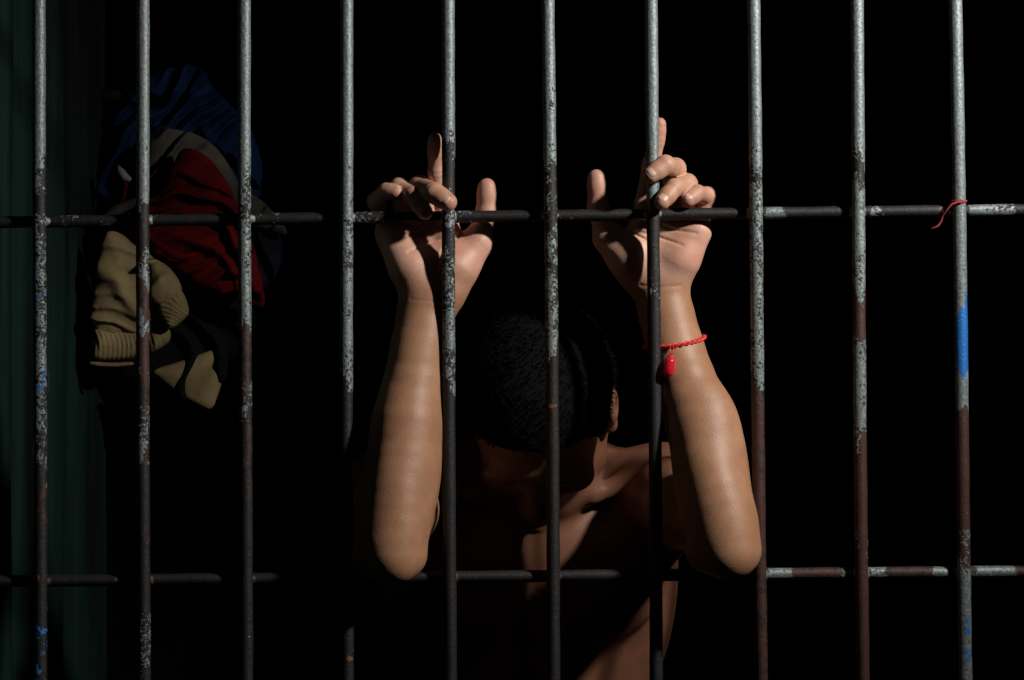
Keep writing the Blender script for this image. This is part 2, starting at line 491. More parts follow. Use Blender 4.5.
def upright(xa, xb, pk, bk, rk, seed):
    a, b = P(xa, 30, 0), P(xb, 650, 0)
    zz = np.arange(0.0, 2.6001, 0.004)
    t = (zz - a[2]) / (b[2] - a[2])
    rs = random.Random(seed)
    ph = rs.uniform(0, 6)
    x = a[0] + t * (b[0] - a[0]) + 0.0006 * np.sin(zz * 7 + ph) * np.clip(1, 0, 1)
    pts = np.stack([x, np.zeros_like(zz), zz], -1)
    seg = 20
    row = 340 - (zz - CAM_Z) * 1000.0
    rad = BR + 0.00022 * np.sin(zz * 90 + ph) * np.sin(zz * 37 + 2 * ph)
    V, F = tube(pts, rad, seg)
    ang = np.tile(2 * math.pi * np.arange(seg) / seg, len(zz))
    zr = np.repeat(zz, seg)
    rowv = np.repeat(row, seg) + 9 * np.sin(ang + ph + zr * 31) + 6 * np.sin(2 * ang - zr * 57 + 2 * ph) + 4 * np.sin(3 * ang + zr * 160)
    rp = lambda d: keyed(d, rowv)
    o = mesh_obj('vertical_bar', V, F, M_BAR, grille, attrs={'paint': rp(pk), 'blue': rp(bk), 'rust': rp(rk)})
    # weld beads where the upright meets the cross bars
    for i, (x0, x1, z0, z1) in enumerate(HLINES):
        z = hz(0, x0, x1, z0, z1)
        xx = a[0] + (z - a[2]) / (b[2] - a[2]) * (b[0] - a[0])
        z = hz(xx, x0, x1, z0, z1)
        bm = bmesh.new()
        bmesh.ops.create_icosphere(bm, subdivisions=3, radius=1)
        for v in bm.verts:
            c = v.co
            r = 1 + 0.12 * math.sin(c.x * 9 + ph) + 0.1 * math.sin(c.z * 11 + ph * 2 + c.y * 7)
            v.co = Vector((xx + c.x * 0.0088 * r, 0.0066 + c.y * 0.0042 * r, z + c.z * 0.0062 * r))
        V2 = [tuple(v.co) for v in bm.verts]; F2 = [[v.index for v in f.verts] for f in bm.faces]
        bm.free()
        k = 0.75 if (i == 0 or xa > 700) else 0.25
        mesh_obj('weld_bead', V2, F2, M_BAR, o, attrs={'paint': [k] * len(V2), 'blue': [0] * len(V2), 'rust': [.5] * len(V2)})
    return o
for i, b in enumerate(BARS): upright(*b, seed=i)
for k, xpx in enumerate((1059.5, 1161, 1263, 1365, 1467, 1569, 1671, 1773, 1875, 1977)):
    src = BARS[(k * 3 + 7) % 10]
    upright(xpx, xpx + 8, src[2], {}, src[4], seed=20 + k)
def crossbar(z0, z1, x0, x1, pk, bk, rk, seed):
    xx = np.arange(-0.60, 1.795, 0.004)
    zz = hz(xx, x0, x1, z0, z1)
    seg = 18
    V, F = tube(np.stack([xx, np.full_like(xx, HY), zz], -1), HR + 0.0002 * np.sin(xx * 80 + seed), seg)
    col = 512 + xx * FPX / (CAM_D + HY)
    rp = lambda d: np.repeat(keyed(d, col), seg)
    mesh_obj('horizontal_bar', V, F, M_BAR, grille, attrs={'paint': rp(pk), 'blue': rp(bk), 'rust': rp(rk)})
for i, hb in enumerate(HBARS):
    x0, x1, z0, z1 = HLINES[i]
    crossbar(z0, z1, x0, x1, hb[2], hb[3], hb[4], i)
for z in (0.12, 0.50, 0.88, 1.97, 2.35):
    crossbar(z, z + 0.01, -0.5, 0.5, {0: .2}, {}, {0: .4}, z)

# ------------------------------------------------------------------ the person
HANDY = 0.036
# picture-left hand (the person's right)
LW = P(432, 298, 0.029)
L_MCP = dict(index=P(446, 224, .036), middle=P(428, 221, .038), ring=P(409, 223, .038), pinky=P(392.5, 230, .034))
L_F = dict(
    index=([P(446, 224, .036), P(443, 207, .035), P(437, 172, .030), P(435.5, 152, .021), P(435, 139, .0165)], [.0098, .0092, .0084, .0080, .0066]),
    middle=([P(428, 221, .038), P(424, 204, .034), P(420, 187, .020), P(434, 193, -.0125), P(448, 202, -.0190)], [.0104, .0106, .0106, .0102, .0090]),
    ring=([P(409, 223, .038), P(404, 206, .037), P(400, 188, .028), P(414, 196, .006), P(425, 212, -.005)], [.0100, .0098, .0096, .0090, .0079]),
    pinky=([P(392.5, 230, .034), P(382, 215, .036), P(376, 201, .030), P(386, 191, .018), P(396, 192, .012)], [.0092, .0084, .0080, .0078, .0070]),
)
L_T = ([P(452, 283, .034), P(478, 244, .037), P(486.5, 212, .036), P(487, 187, .033)], [.0165, .0125, .0102, .0088])
# picture-right hand (the person's left)
RW = P(659, 284, 0.040)
R_MCP = dict(index=P(642, 222, .036), middle=P(661, 219, .038), ring=P(680, 221, .038), pinky=P(694.5, 227, .034))
R_F = dict(
    index=([P(642, 222, .036), P(643, 205, .035), P(651, 166, .029), P(656.5, 140, .0215), P(659.5, 124, .0170)], [.0098, .0092, .0086, .0082, .0066]),
    middle=([P(661, 219, .038), P(668, 198, .036), P(675, 169, .020), P(665, 165, -.0135), P(651, 175, -.0192)], [.0100, .0100, .0100, .0096, .0083]),
    ring=([P(680, 221, .038), P(686, 204, .035), P(687, 184, .020), P(674, 188, -.002), P(662, 202, -.0125)], [.0098, .0096, .0094, .0090, .0080]),
    pinky=([P(694.5, 227, .034), P(704, 212, .036), P(707, 196, .030), P(697, 193, .012), P(688, 200, .0035)], [.0092, .0086, .0082, .0080, .0072]),
)
R_T = ([P(634, 272, .038), P(607, 238, .037), P(598, 206, .036), P(596.5, 178, .033)], [.0165, .0125, .0102, .0088])
L_ELB, R_ELB = P(390, 544, -.026), P(723.5, 540, -.028)
L_SHO, R_SHO = np.array([-.128, .250, 1.306]), np.array([.166, .25, 1.306])

def arc(pts): return [np.asarray(p) for p in pts]

def hand(p, W, mcp, F, T, s):
    """s = +1 when the thumb points to +x"""
    d = None
    wo = np.array([0.011 * s, 0, 0])
    starts = dict(index=W + 1.0 * wo, middle=W + .4 * wo, ring=W - .4 * wo, pinky=W - .9 * wo)
    for k in ('index', 'middle', 'ring', 'pinky'):
        c = cone(p, starts[k] + [0, 0, .008], mcp[k] + [0, 0.001, 0], .0145, .0118)
        d = c if d is None else smin(d, c, .012)
    # thenar and hypothenar pads
    th = chain(p, [W + [0.012 * s, .001, .006], T[0][0] + [0.004 * s, -.004, .016], T[0][1] + [-.004 * s, 0.0, 0]], [.0175, .0195, .0125], .010)
    hy = chain(p, [W + [-0.011 * s, -.002, .006], W * .5 + mcp['pinky'] * .5 + [-.003 * s, -.007, -.004], mcp['pinky'] + [-.001 * s, -.004, -.006]], [.0125, .0160, .0122], .012)
    d = smin(d, th, .014); d = smin(d, hy, .020)
    # pads under the finger roots
    for k in ('index', 'middle', 'ring', 'pinky'):
        d = smin(d, ell(p, mcp[k] + [0, -.006, -.006], (.0105, .0095, .0095)), .008)
    fing = None
    for k in ('index', 'middle', 'ring', 'pinky'):
        pts, rs = F[k]
        f = chain(p, pts, rs, .0035)
        # knuckle swell and finger pads
        f = smin(f, np.linalg.norm(p - pts[2], axis=1) - rs[2] * 1.06, .004)
        mid = pts[3] * .45 + pts[4] * .55
        f = smin(f, np.linalg.norm(p - mid, axis=1) - rs[4] * 1.05, .004)
        # shallow creases at the joints
        for j in (2, 3):
            ax = (pts[j + 1] - pts[j - 1]); ax = ax / np.linalg.norm(ax)
            q = np.abs((p - pts[j]) @ ax)
            near = np.linalg.norm(p - pts[j], axis=1) < 0.016
            f = f + np.where(near, .0005 * np.exp(-(q / .0011) ** 2), 0)
        fd = smin(d, f, .007)
        fing = fd if fing is None else smin(fing, fd, .0012)
    t = chain(p, T[0], T[1], .006)
    t = smin(t, ell(p, T[0][2] * .3 + T[0][3] * .7 + [0, -.001, 0], (.0098, .0092, .014)), .004)
    fing = smin(fing, smin(d, t, .013), .002)
    # palm creases
    def groove(path, dep, wid):
        g = None
        q = p * [1, 0, 1]
        for a, b in zip(path[:-1], path[1:]):
            c = cone(q, np.asarray(a) * [1, 0, 1], np.asarray(b) * [1, 0, 1], 0, 0)
            g = c if g is None else np.minimum(g, c)
        return dep * np.exp(-(g / wid) ** 2) * (p[:, 1] < W[1] * .5 + mcp['middle'][1] * .5 - .004)
    yv = -.006
    pal = lambda fx, fz: W + (mcp['middle'] - W) * fz + np.array([fx * s, 0, 0])
    front = np.array([0, -.017, 0])
    life = [pal(.030, .78) + front, pal(.016, .66) + front, pal(.008, .45) + front, pal(.007, .15) + front]
    head = [pal(.030, .80) + front, pal(.008, .74) + front, pal(-.020, .58) + front]
    heart = [pal(.008, .96) + front, pal(-.010, .82) + front, pal(-.034, .76) + front]
    wr = [W + [-.02, -.016, -.002], W + [.0, -.018, -.004], W + [.02, -.016, -.002]]
    for path, dep in ((life, .0014), (head, .0010), (heart, .0010), (wr, .0009)):
        fing = fing + groove(path, dep, .0015)
    return fing

def arm(p, W, E, Sh, s, side):
    """forearm with a flattened wrist, elbow, upper arm; s = picture side of the thumb"""
    if side == 'L':
        m = [P(425, 315, .0265), P(420, 345, .020), P(408, 420, .004), P(397, 488, -.013)]
    else:
        m = [P(666, 312, .0385), P(674.5, 342, .0345), P(698, 420, .010), P(712.5, 488, -.015)]
    o = np.array([0.0075, 0, 0])
    d = None
    for sg in (-1, 1):
        c = chain(p, [W + sg * o * 1.2, m[0] + sg * o, m[1] + sg * o * .8, m[2] + sg * o * .4], [.0175, .0165, .0168, .0240], .012)
        d = c if d is None else smin(d, c, .016)
    bk = np.array([.0025, .006, 0])
    c = chain(p, *spline([m[0], m[1], m[2] + bk, m[3] + bk * .8, E], [.0170, .0200, .0295, .0340, .0320], 4), .004)
    d = smin(d, c, .015)
    # the ulna makes a ridge down the front of the forearm
    rg = np.array([-.0045, -.0125, 0])
    c = chain(p, *spline([m[0] + rg * .3, m[1] + rg * .6, m[2] + rg, m[3] + rg * 1.05 + np.array([.005, 0, 0]), E + np.array([.006, -.013, -.010])], [.0130, .0145, .0185, .0210, .0195], 4), .004)
    d = smin(d, c, .024)
    # forearm bellies: flexors towards the body, brachioradialis outside
    d = smin(d, ell(p, m[2] * .35 + m[3] * .65 + [0.004, .007, 0], (.031, .028, .075)), .02)
    # elbow point and the two bony sides
    d = smin(d, np.linalg.norm(p - (E + np.array([0.005, -.015, -.017])), axis=1) - .0175, .016)
    d = smin(d, np.linalg.norm(p - (E + np.array([0.020, -.002, -.012])), axis=1) - .0135, .014)
    d = smin(d, np.linalg.norm(p - (E + np.array([-.022, -.002, -.014])), axis=1) - .0145, .014)
    # upper arm, going back over the cross bar to the shoulder
    e0 = E + np.array([0, .016, .012])
    a1 = e0 * .6 + Sh * .4 + np.array([0, 0, .006]); a2 = e0 * .3 + Sh * .7
    u = chain(p, [e0, a1, a2, Sh], [.0305, .041, .046, .050], .02)
    u = smin(u, ell(p, e0 * .45 + Sh * .55 + [0, 0, .002], (.040, .085, .034)), .02)
    d = smin(d, u, .018)
    d = smin(d, ell(p, Sh + [0.006 * (1 if side == 'R' else -1), .012, -.004], (.050, .058, .056)), .03)
    return d

HC = np.array([.028, .150, 1.402])
th_ = math.radians(60)
yaw = math.radians(-6)
_f = np.array([0, -math.cos(th_), -math.sin(th_)])       # where the face looks
_u = np.array([0, -math.sin(th_), math.cos(th_)])
Rz = np.array([[math.cos(yaw), -math.sin(yaw), 0], [math.sin(yaw), math.cos(yaw), 0], [0, 0, 1]])
HX, HF, HU = Rz @ np.array([1, 0, 0]), Rz @ _f, Rz @ _u
HR3 = np.stack([HX, -HF, HU], -1)                          # local x right, y back, z up
def headp(x, y, z): return HC + HR3 @ np.array([x, y, z])

def skull(q, grow=0.0):
    d = ell(q, (0, .012, .030), (.073 + grow, .094 + grow, .083 + grow))
    d = smin(d, ell(q, (0, .040, .012), (.066 + grow, .062 + grow, .066 + grow)), .03)
    return d

def head(p):
    q = (p - HC) @ HR3
    d = skull(q)
    d = smin(d, ell(q, (0, -.034, -.030), (.058, .054, .078)), .03)                 # face
    d = smin(d, ell(q, (0, -.052, -.092), (.030, .026, .022)), .025)                # chin
    for s in (-1, 1):
        d = smin(d, chain(q, [np.array([.056 * s, .010, -.045]), np.array([.050 * s, -.012, -.078]), np.array([.02 * s, -.052, -.098])], [.016, .016, .014], .015), .02)  # jaw
        d = smin(d, ell(q, (.040 * s, -.064, -.024), (.020, .014, .013)), .018)    # cheekbone
        d = smin(d, ell(q, (.026 * s, -.081, .018), (.026, .010, .008)), .014)     # brow
        sock = ell(q, (.031 * s, -.090, -.002), (.017, .012, .011))
        h = np.maximum(.012 - np.abs(-sock - d), 0) / .012
        d = np.maximum(d, -sock) + h * h * .012 * .25
        d = smin(d, np.linalg.norm(q - np.array([.031 * s, -.073, -.003]), axis=1) - .0118, .003)   # eye under its lid
        # ear: bowl with rim and lobe
        e = ell(q, (.078 * s, .012, -.004), (.008, .019, .030))
        e = np.maximum(e, -ell(q, (.086 * s, .008, .000), (.006, .010, .017)))
        e = smin(e, np.linalg.norm(q - np.array([.075 * s, .002, -.033]), axis=1) - .0085, .008)
        d = smin(d, e, .006)
        d = smin(d, ell(q, (.0115 * s, -.094, -.038), (.0085, .010, .008)), .006)  # nostril wings
    d = smin(d, cone(q, np.array([0, -.084, .004]), np.array([0, -.106, -.034]), .0075, .0105), .012)   # nose
    d = smin(d, ell(q, (0, -.090, -.063), (.024, .009, .0055)), .008)               # upper lip
    d = smin(d, ell(q, (0, -.089, -.073), (.020, .009, .0055)), .008)               # lower lip
    d = d + .0022 * np.exp(-(np.linalg.norm((q - np.array([0, -.098, -.0678])) * np.array([.12, .5, 1]), axis=1) / .0022) ** 2)
    return d

NB = np.array([.022, .265, 1.312])       # neck root
NOTCH = P(535, 508, .205)
CH = np.array([.022, .0, .0])
def torso(p):
    d = ell(p, (.022, .305, 1.215), (.150, .108, .175))                            # rib cage
    d = smin(d, ell(p, (.022, .320, 1.03), (.126, .090, .15)), .06)                # belly
    d = smin(d, ell(p, (.022, .325, .93), (.145, .10, .11)), .05)                  # hips
    for s, Sh in ((-1, L_SHO), (1, R_SHO)):
        c = np.array([.022 + .070 * s, .228, 1.210])
        d = smin(d, ell(p, c, (.078, .034, .062)), .03)                            # chest muscle
        d = smin(d, chain(p, [c + [.035 * s, .01, .03], Sh + [0, -.005, -.02]], [.036, .044], .03), .035)
        d = smin(d, chain(p, [NB + [.03 * s, .035, .005], Sh * .6 + NB * .4 + [0, .02, 0], Sh + [0, .01, 0]], [.040, .034, .036], .03), .03)   # trapezius
        d = smin(d, ell(p, (.022 + .115 * s, .34, 1.21), (.055, .075, .14)), .04)  # flank / back
        cl = [NOTCH + [.016 * s, .012, .002], NOTCH * .55 + Sh * .45 + [0, -.022, .010], Sh + [-.02 * s, -.028, .022]]
        d = smin(d, chain(p, cl, [.0095, .0085, .009], .01), .010)                 # collar bone
        ea = headp(.062 * s, .040, -.045)
        d = smin(d, chain(p, [ea, (ea + NOTCH) / 2 + [.006 * s, .004, 0], NOTCH + [.012 * s, .010, .006]], [.013, .0125, .008], .012), .012)   # neck cord
        d = smin(d, chain(p, [np.array([.022 + .034 * s, .236, 1.10]), np.array([.022 + .034 * s, .244, .96])], [.018, .020], .02), .04)
    neck = chain(p, [NB + [0, .02, -.03], NB + [0, -.005, .02], headp(0, .045, -.06), headp(0, .035, -.02)], [.062, .057, .054, .054], .03)
    d = smin(d, neck, .035)
    # linea alba and the notch over the breastbone
    d = d + .004 * np.exp(-((p[:, 0] - .022) / .010) ** 2) * ((p[:, 1] < .28) & (p[:, 2] < 1.27))
    d = d + .006 * np.exp(-(np.linalg.norm(p - (NOTCH + [0, -.004, .006]), axis=1) / .014) ** 2)
    return d

def legs(p, grow=0.0, feet=True):
    d = None
    for s in (-1, 1):
        x = .022 + .095 * s
        l = chain(p, [np.array([x, .325, .90]), np.array([x + .01 * s, .315, .70]), np.array([x + .012 * s, .310, .49]), np.array([x + .014 * s, .325, .34]), np.array([x + .014 * s, .335, .09])],
                  [.092 + grow, .076 + grow, .056 + grow, .054 + grow * 1.4, .038 + grow * 2.2], .04)
        d = l if d is None else smin(d, l, .03)
        if feet:
            x += .014 * s
            ft = chain(p, [np.array([x, .345, .042]), np.array([x + .004 * s, .28, .040]), np.array([x + .012 * s, .205, .024]), np.array([x + .012 * s, .165, .018])], [.036, .034, .027, .016], .02)
            for t in range(5):
                o = (t - 2) * .013 * -s
                ft = smin(ft, cone(p, np.array([x + .012 * s + o, .185, .016]), np.array([x + .014 * s + o * 1.1, .142 + .006 * t, .011]), .010, .0095 if t == 0 else .0078), .004)
            ft = np.maximum(ft, -(p[:, 2] - .001))
            d = smin(d, ft, .015)
    return d

def boxed(f, lo, hi, margin=.03):
    lo, hi = np.array(lo), np.array(hi)
    def g(p):
        q = np.maximum(np.maximum(lo - p, p - hi), 0)
        bd = np.sqrt((q * q).sum(1))
        out = bd + margin
        m = bd <= 0
        if m.any(): out[m] = f(p[m])
        return out
    return g
def bounds(pts, pad):
    a = np.array(pts)
    return a.min(0) - pad, a.max(0) + pad

def all_hand_pts(W, F, T): return [W] + [q for k in F for q in F[k][0]] + list(T[0])
f_lh = boxed(lambda p: hand(p, LW, L_MCP, L_F, L_T, 1), *bounds(all_hand_pts(LW, L_F, L_T), .055))
f_rh = boxed(lambda p: hand(p, RW, R_MCP, R_F, R_T, -1), *bounds(all_hand_pts(RW, R_F, R_T), .055))
f_la = boxed(lambda p: arm(p, LW, L_ELB, L_SHO, 1, 'L'), *bounds([LW, L_ELB, L_SHO], .10))
f_ra = boxed(lambda p: arm(p, RW, R_ELB, R_SHO, -1, 'R'), *bounds([RW, R_ELB, R_SHO], .10))
f_hd = boxed(head, HC - .17, HC + .17)
f_to = boxed(torso, (-.28, .08, .78), (.32, .50, 1.52))
f_lg = boxed(legs, (-.22, .05, -.02), (.27, .50, 1.02))

def body(p):
    d = smin(f_to(p), f_hd(p), .020)
    d = smin(d, f_lg(p), .05)
    d = smin(d, smin(f_la(p), f_lh(p), .016), .03)
    d = smin(d, smin(f_ra(p), f_rh(p), .016), .03)
    return d

person = empty('person', (.03, .27, 0))
tag(person, 'shirtless person with bowed head gripping the bars with both hands, forearms raised', 'person')
hx = [(-.15, -.005, .0014), (.070, .215, .0014)]
gx = axes(-.262, .315, .003, hx)
gy = axes(-.085, .47, .0034, [(-.045, .085, .0014)])
gz = axes(-.02, 1.76, .010, [(1.0, 1.36, .003), (1.36, 1.72, .0014)])
V, Q = surface_nets(body, gx, gy, gz)
def sstep(x, a, b):
    t = np.clip((x - a) / (b - a), 0, 1)
    return t * t * (3 - 2 * t)
dh = np.minimum(f_lh(V), f_rh(V))
# the pale inner side of the hands ends at the wrist
palm = sstep(V[:, 2], 1.515, 1.56) * (dh < .02) * (1 - .55 * sstep(-V[:, 1], -.034, .004) * sstep(V[:, 2], 1.600, 1.625))
torso_shade = sstep(V[:, 1], .10, .16)  # set by depth: skin well behind the bars takes the shaded tone
nip = np.zeros(len(V))
for c in (P(463, 635, .20), P(600, 632, .20)):
    nip = np.maximum(nip, sstep(-np.hypot(V[:, 0] - c[0], V[:, 2] - c[2]), -.012, -.006) * (V[:, 1] < .27))
mesh_obj('body', V, Q, M_SKIN, person, attrs={'palm': palm, 'torso': torso_shade, 'nipple': nip})
print('body verts', len(V))

# hair: a close cropped cap
def hair_f(p):
    q = (p - HC) @ HR3
    n = (np.sin(q[:, 0] * 640 + 2 * np.sin(q[:, 1] * 210)) * np.sin(q[:, 1] * 590 + 1 + 2 * np.sin(q[:, 2] * 190)) + np.sin(q[:, 2] * 610 + q[:, 0] * 290)) * .0003
    d = skull(q, .0055) - n
    line = .012 - .62 * q[:, 1] - .035 * np.exp(-((np.abs(q[:, 0]) - .076) / .012) ** 2) * (q[:, 1] < -.01)
    c = (line - q[:, 2]) * .8
    inner = skull(q, -.006)
    h = np.maximum(.006 - np.abs(d - c), 0) / .006
    o = np.maximum(d, c) + h * h * .006 * .25
    return np.maximum(o, -inner)
hx_ = axes(HC[0] - .13, HC[0] + .13, .0026); hy_ = axes(HC[1] - .15, HC[1] + .15, .0026); hz_ = axes(HC[2] - .14, HC[2] + .16, .0026)
V, Q = surface_nets(hair_f, hx_, hy_, hz_)
# short tufts all over the cap, combed towards the crown's front
rs = np.random.RandomState(7)
Vh = V[rs.choice(len(V), 9000)]
e = 5e-4
d0 = hair_f(Vh)
gr = np.stack([hair_f(Vh + np.eye(3)[m] * e) - d0 for m in range(3)], -1)
gr /= np.linalg.norm(gr, axis=1)[:, None] + 1e-9
qh = (Vh - HC) @ HR3
keep = np.einsum('ij,ij->i', gr @ HR3, qh / np.linalg.norm(qh, axis=1)[:, None]) > .55
Vh, gr = Vh[keep], gr[keep]
comb = HF * .55 - HU * .15
dr = gr * .75 + comb[None] * .5 + rs.normal(0, .22, gr.shape)
dr /= np.linalg.norm(dr, axis=1)[:, None]
sd = np.cross(dr, rs.normal(0, 1, dr.shape)); sd /= np.linalg.norm(sd, axis=1)[:, None]
sf = np.cross(dr, sd)
ln = rs.uniform(.005, .010, len(Vh))[:, None]
base = Vh - gr * .0012
tv = np.concatenate([base + sd * .0009, base - sd * .0005 + sf * .0008, base - sd * .0005 - sf * .0008, base + dr * ln])
n0, nh = len(V), len(Vh)
ar = np.arange(nh)
tri = np.concatenate([np.stack([n0 + a * nh + ar, n0 + b * nh + ar, n0 + 3 * nh + ar], -1) for a, b in ((0, 1), (1, 2), (2, 0))])
mesh_obj('hair', np.concatenate([V, tv]), Q.tolist() + tri.tolist(), M_HAIR, person)

# trousers, out of the picture below the frame
def trous(p):
    d = smin(ell(p, (.022, .325, .93), (.155, .110, .12)), legs(p, .014, False), .05)
    d = d + .003 * np.sin(p[:, 2] * 60 + 3 * np.sin(p[:, 0] * 30)) * (p[:, 2] < .6)
    d = np.maximum(d, p[:, 2] - .965)
    return np.maximum(d, .06 - p[:, 2])
V, Q = surface_nets(trous, axes(-.24, .29, .009), axes(.15, .52, .009), axes(.02, 1.02, .010))
mesh_obj('trousers', V, Q, M_TROUS, person)

# fingernails
def nail(pts, r, up, wid=.0068, length=.0076, slide=-.30):
    tip, prev = pts[-1], pts[-2]
    ax = tip - prev; ax = ax / np.linalg.norm(ax)
    up = np.asarray(up, float); up = up - ax * up.dot(ax); up /= np.linalg.norm(up)
    sd = np.cross(ax, up)
    c = tip + ax * (r * slide)
    V, F = [], []
    nu, nv = 12, 12
    for i in range(nu + 1):
        for j in range(nv + 1):
            u, v = -1 + 2 * i / nu, -1 + 2 * j / nv
            # square to rounded plate
            uu, vv = u * math.sqrt(1 - v * v / 2.6), v * math.sqrt(1 - u * u / 2.6)
            ang = vv * wid / r
            lift = r * 1.035 + .00015 - .0011 * (1 if uu > 0 else .25) * uu * uu * max(uu, .15)
            edge = max(abs(u), abs(v))
            lift -= .0013 * max(0, edge - .74) / .26
            V.append(c + ax * (uu * length) + up * (math.cos(ang) * lift) + sd * (math.sin(ang) * lift))
    for i in range(nu):
        for j in range(nv):
            a = i * (nv + 1) + j
            F.append([a, a + 1, a + nv + 2, a + nv + 1])
    return mesh_obj('fingernail', V, F, M_NAIL, person)
def curl_up(F):  # outward normal of the bend
    p = F[0]
    return p[3] - (p[2] + p[4]) / 2 + np.array([0, -.009, .001])
for F in (L_F, R_F):
    for k in ('middle', 'ring', 'pinky'):
        pts, rs = F[k]
        u = curl_up(F[k])
        if F is L_F and k == 'pinky': u = np.array([0, -.25, 1.0])
        nail(pts, rs[-1], u, .0066 if k != 'pinky' else .0056)
    pts, rs = F['index']
    nail(pts, rs[-1], (0, 1, .1), .0054, .0062, -.3)
for T in (L_T, R_T):
    nail(T[0], T[1][-1], (0, 1, 0), .0066, .0072, -.3)

# ------------------------------------------------------------------ red cord bracelet with its charm
brace = empty('bracelet', tuple(P(683, 341, .034)))
tag(brace, 'braided red cord bracelet with a small red capsule charm on the raised wrist', 'bracelet')
bc = P(678, 341, .034)
e1 = np.array([.985, 0, .17]); e2 = np.array([0, 1.0, .10])
nn = np.cross(e1, e2); nn /= np.linalg.norm(nn)
loop = []
for a in np.linspace(0, 2 * math.pi, 240, endpoint=False):
    dirv = math.cos(a) * e1 + math.sin(a) * e2
    ts = np.linspace(.004, .07, 300)
    dd = f_ra(bc + ts[:, None] * dirv)
    i = int(np.argmax(dd > .0016))
    loop.append((ts[i], dirv))
rr = np.array([l[0] for l in loop])
kern = np.ones(15) / 15
rr = np.convolve(np.concatenate([rr[-7:], rr, rr[:7]]), kern, 'valid')
ctr = np.array([bc + rr[i] * loop[i][1] for i in range(240)])
for ph in (0, math.pi):
    pts = []
    for i in range(241):
        j = i % 240
        t = 2 * math.pi * i / 240
        out = loop[j][1]
        pts.append(ctr[j] + .0011 * (math.cos(t * 17 + ph) * out + 1.25 * math.sin(t * 17 + ph) * nn))
    V, F = tube(pts, .0011, 8, False)
    mesh_obj('cord', V, F, M_RED, brace)
# knot at the outer end
kn = ctr[int(np.argmax(ctr[:, 0]))]
bm = bmesh.new(); bmesh.ops.create_icosphere(bm, subdivisions=3, radius=1)
kv = [kn + np.array([v.co.x * .0030, v.co.y * .0030, v.co.z * .0026]) * (1 + .12 * math.sin(v.co.z * 9 + v.co.x * 6)) for v in bm.verts]
kf = [[v.index for v in f.verts] for f in bm.faces]; bm.free()
mesh_obj('knot', kv, kf, M_RED, brace)
# the charm hangs from the front left of the loop
tg = P(670.5, 345, .01)
fr = [i for i in range(240) if ctr[i][1] < bc[1]]
ci = min(fr, key=lambda i: abs(ctr[i][0] - tg[0]))
hang = ctr[ci] + np.array([0, -.0025, 0])
top = hang + np.array([-.0006, -.0065, -.008])
V, F = tube([hang + np.array([-.0010, 0, 0]), (hang + top) / 2 + np.array([-.0014, -.001, 0]), top], .0005, 8)
mesh_obj('thread', V, F, M_RED, brace)
V, F = tube([hang + np.array([.0022, 0, .0004]), (hang + top) / 2 + np.array([.0020, -.001, 0]), top + np.array([.0008, 0, 0])], .0005, 8)
mesh_obj('thread', V, F, M_RED, brace)
ax = np.array([-.14, -.05, -1.0]); ax /= np.linalg.norm(ax)
prof = [(0, .0006), (.0006, .0016), (.0012, .0021), (.0028, .0023), (.0034, .0028), (.0045, .0038), (.0062, .0046), (.0090, .0051), (.0135, .0053), (.0175, .0052), (.0200, .0045), (.0216, .0033), (.0224, .0018), (.0227, .0004)]
V, F = tube([top + ax * t * 1.0 for t, _ in prof], [r * 1.12 for _, r in prof], 24)
ch = mesh_obj('capsule_charm', V, F, M_GEM, brace)
V, F = tube([top + ax * t for t in (.002, .0028, .0036)], [.0025, .0029, .0026], 20)
mesh_obj('collar', V, F, M_RED, ch)

# ------------------------------------------------------------------ the red thread knotted round the last upright
bx = (P(955.8, 30, 0)[0] + (P(965.8, 650, 0)[0] - P(955.8, 30, 0)[0]) * (202 - 30) / 620)
zc = P(960, 202, 0)[2]
pts = []
for i in range(61):
    a = -math.pi * .55 + 2 * math.pi * i / 60 * 1.08
    pts.append((bx + (BR + .0011) * math.cos(a), (BR + .0011) * math.sin(a), zc + .0016 * math.sin(a * .5) + .0012 * math.cos(a)))
l0 = np.array(pts[-1])
for q in (P(952, 204, -.009), P(947, 210, -.009), P(943, 215, -.004), P(941.5, 221, -.003), P(938, 226, -.004), P(931, 229, -.005)):
    pts.append(tuple(q))
V, F = tube(pts, .0009, 8)
tag(mesh_obj('red_thread', V, F, M_THREAD), 'thin red thread knotted around the rightmost upright bar with a loose tail', 'thread')

# ------------------------------------------------------------------ clothes heaped on a peg at the left wall
def poly_sd(x, z, poly):
    poly = np.asarray(poly)
    n = len(poly)
    best = np.full(len(x), 1e9); ins = np.zeros(len(x), dtype=bool)
    for i in range(n):
        a, b = poly[i], poly[(i + 1) % n]
        e = b - a
        t = np.clip(((x - a[0]) * e[0] + (z - a[1]) * e[1]) / (e @ e), 0, 1)
        best = np.minimum(best, (x - a[0] - t * e[0]) ** 2 + (z - a[1] - t * e[1]) ** 2)
        cr = ((a[1] > z) != (b[1] > z)) & (x < (b[0] - a[0]) * (z - a[1]) / (b[1] - a[1] + 1e-12) + a[0])
        ins ^= cr
    d = np.sqrt(best)
    return np.where(ins, -d, d)

def smooth_poly(pts, it=2):
    p = np.asarray(pts, float)
    for _ in range(it):
        q = np.roll(p, -1, 0)
        p = np.stack([p * .75 + q * .25, p * .25 + q * .75], 1).reshape(-1, 2)
    return p

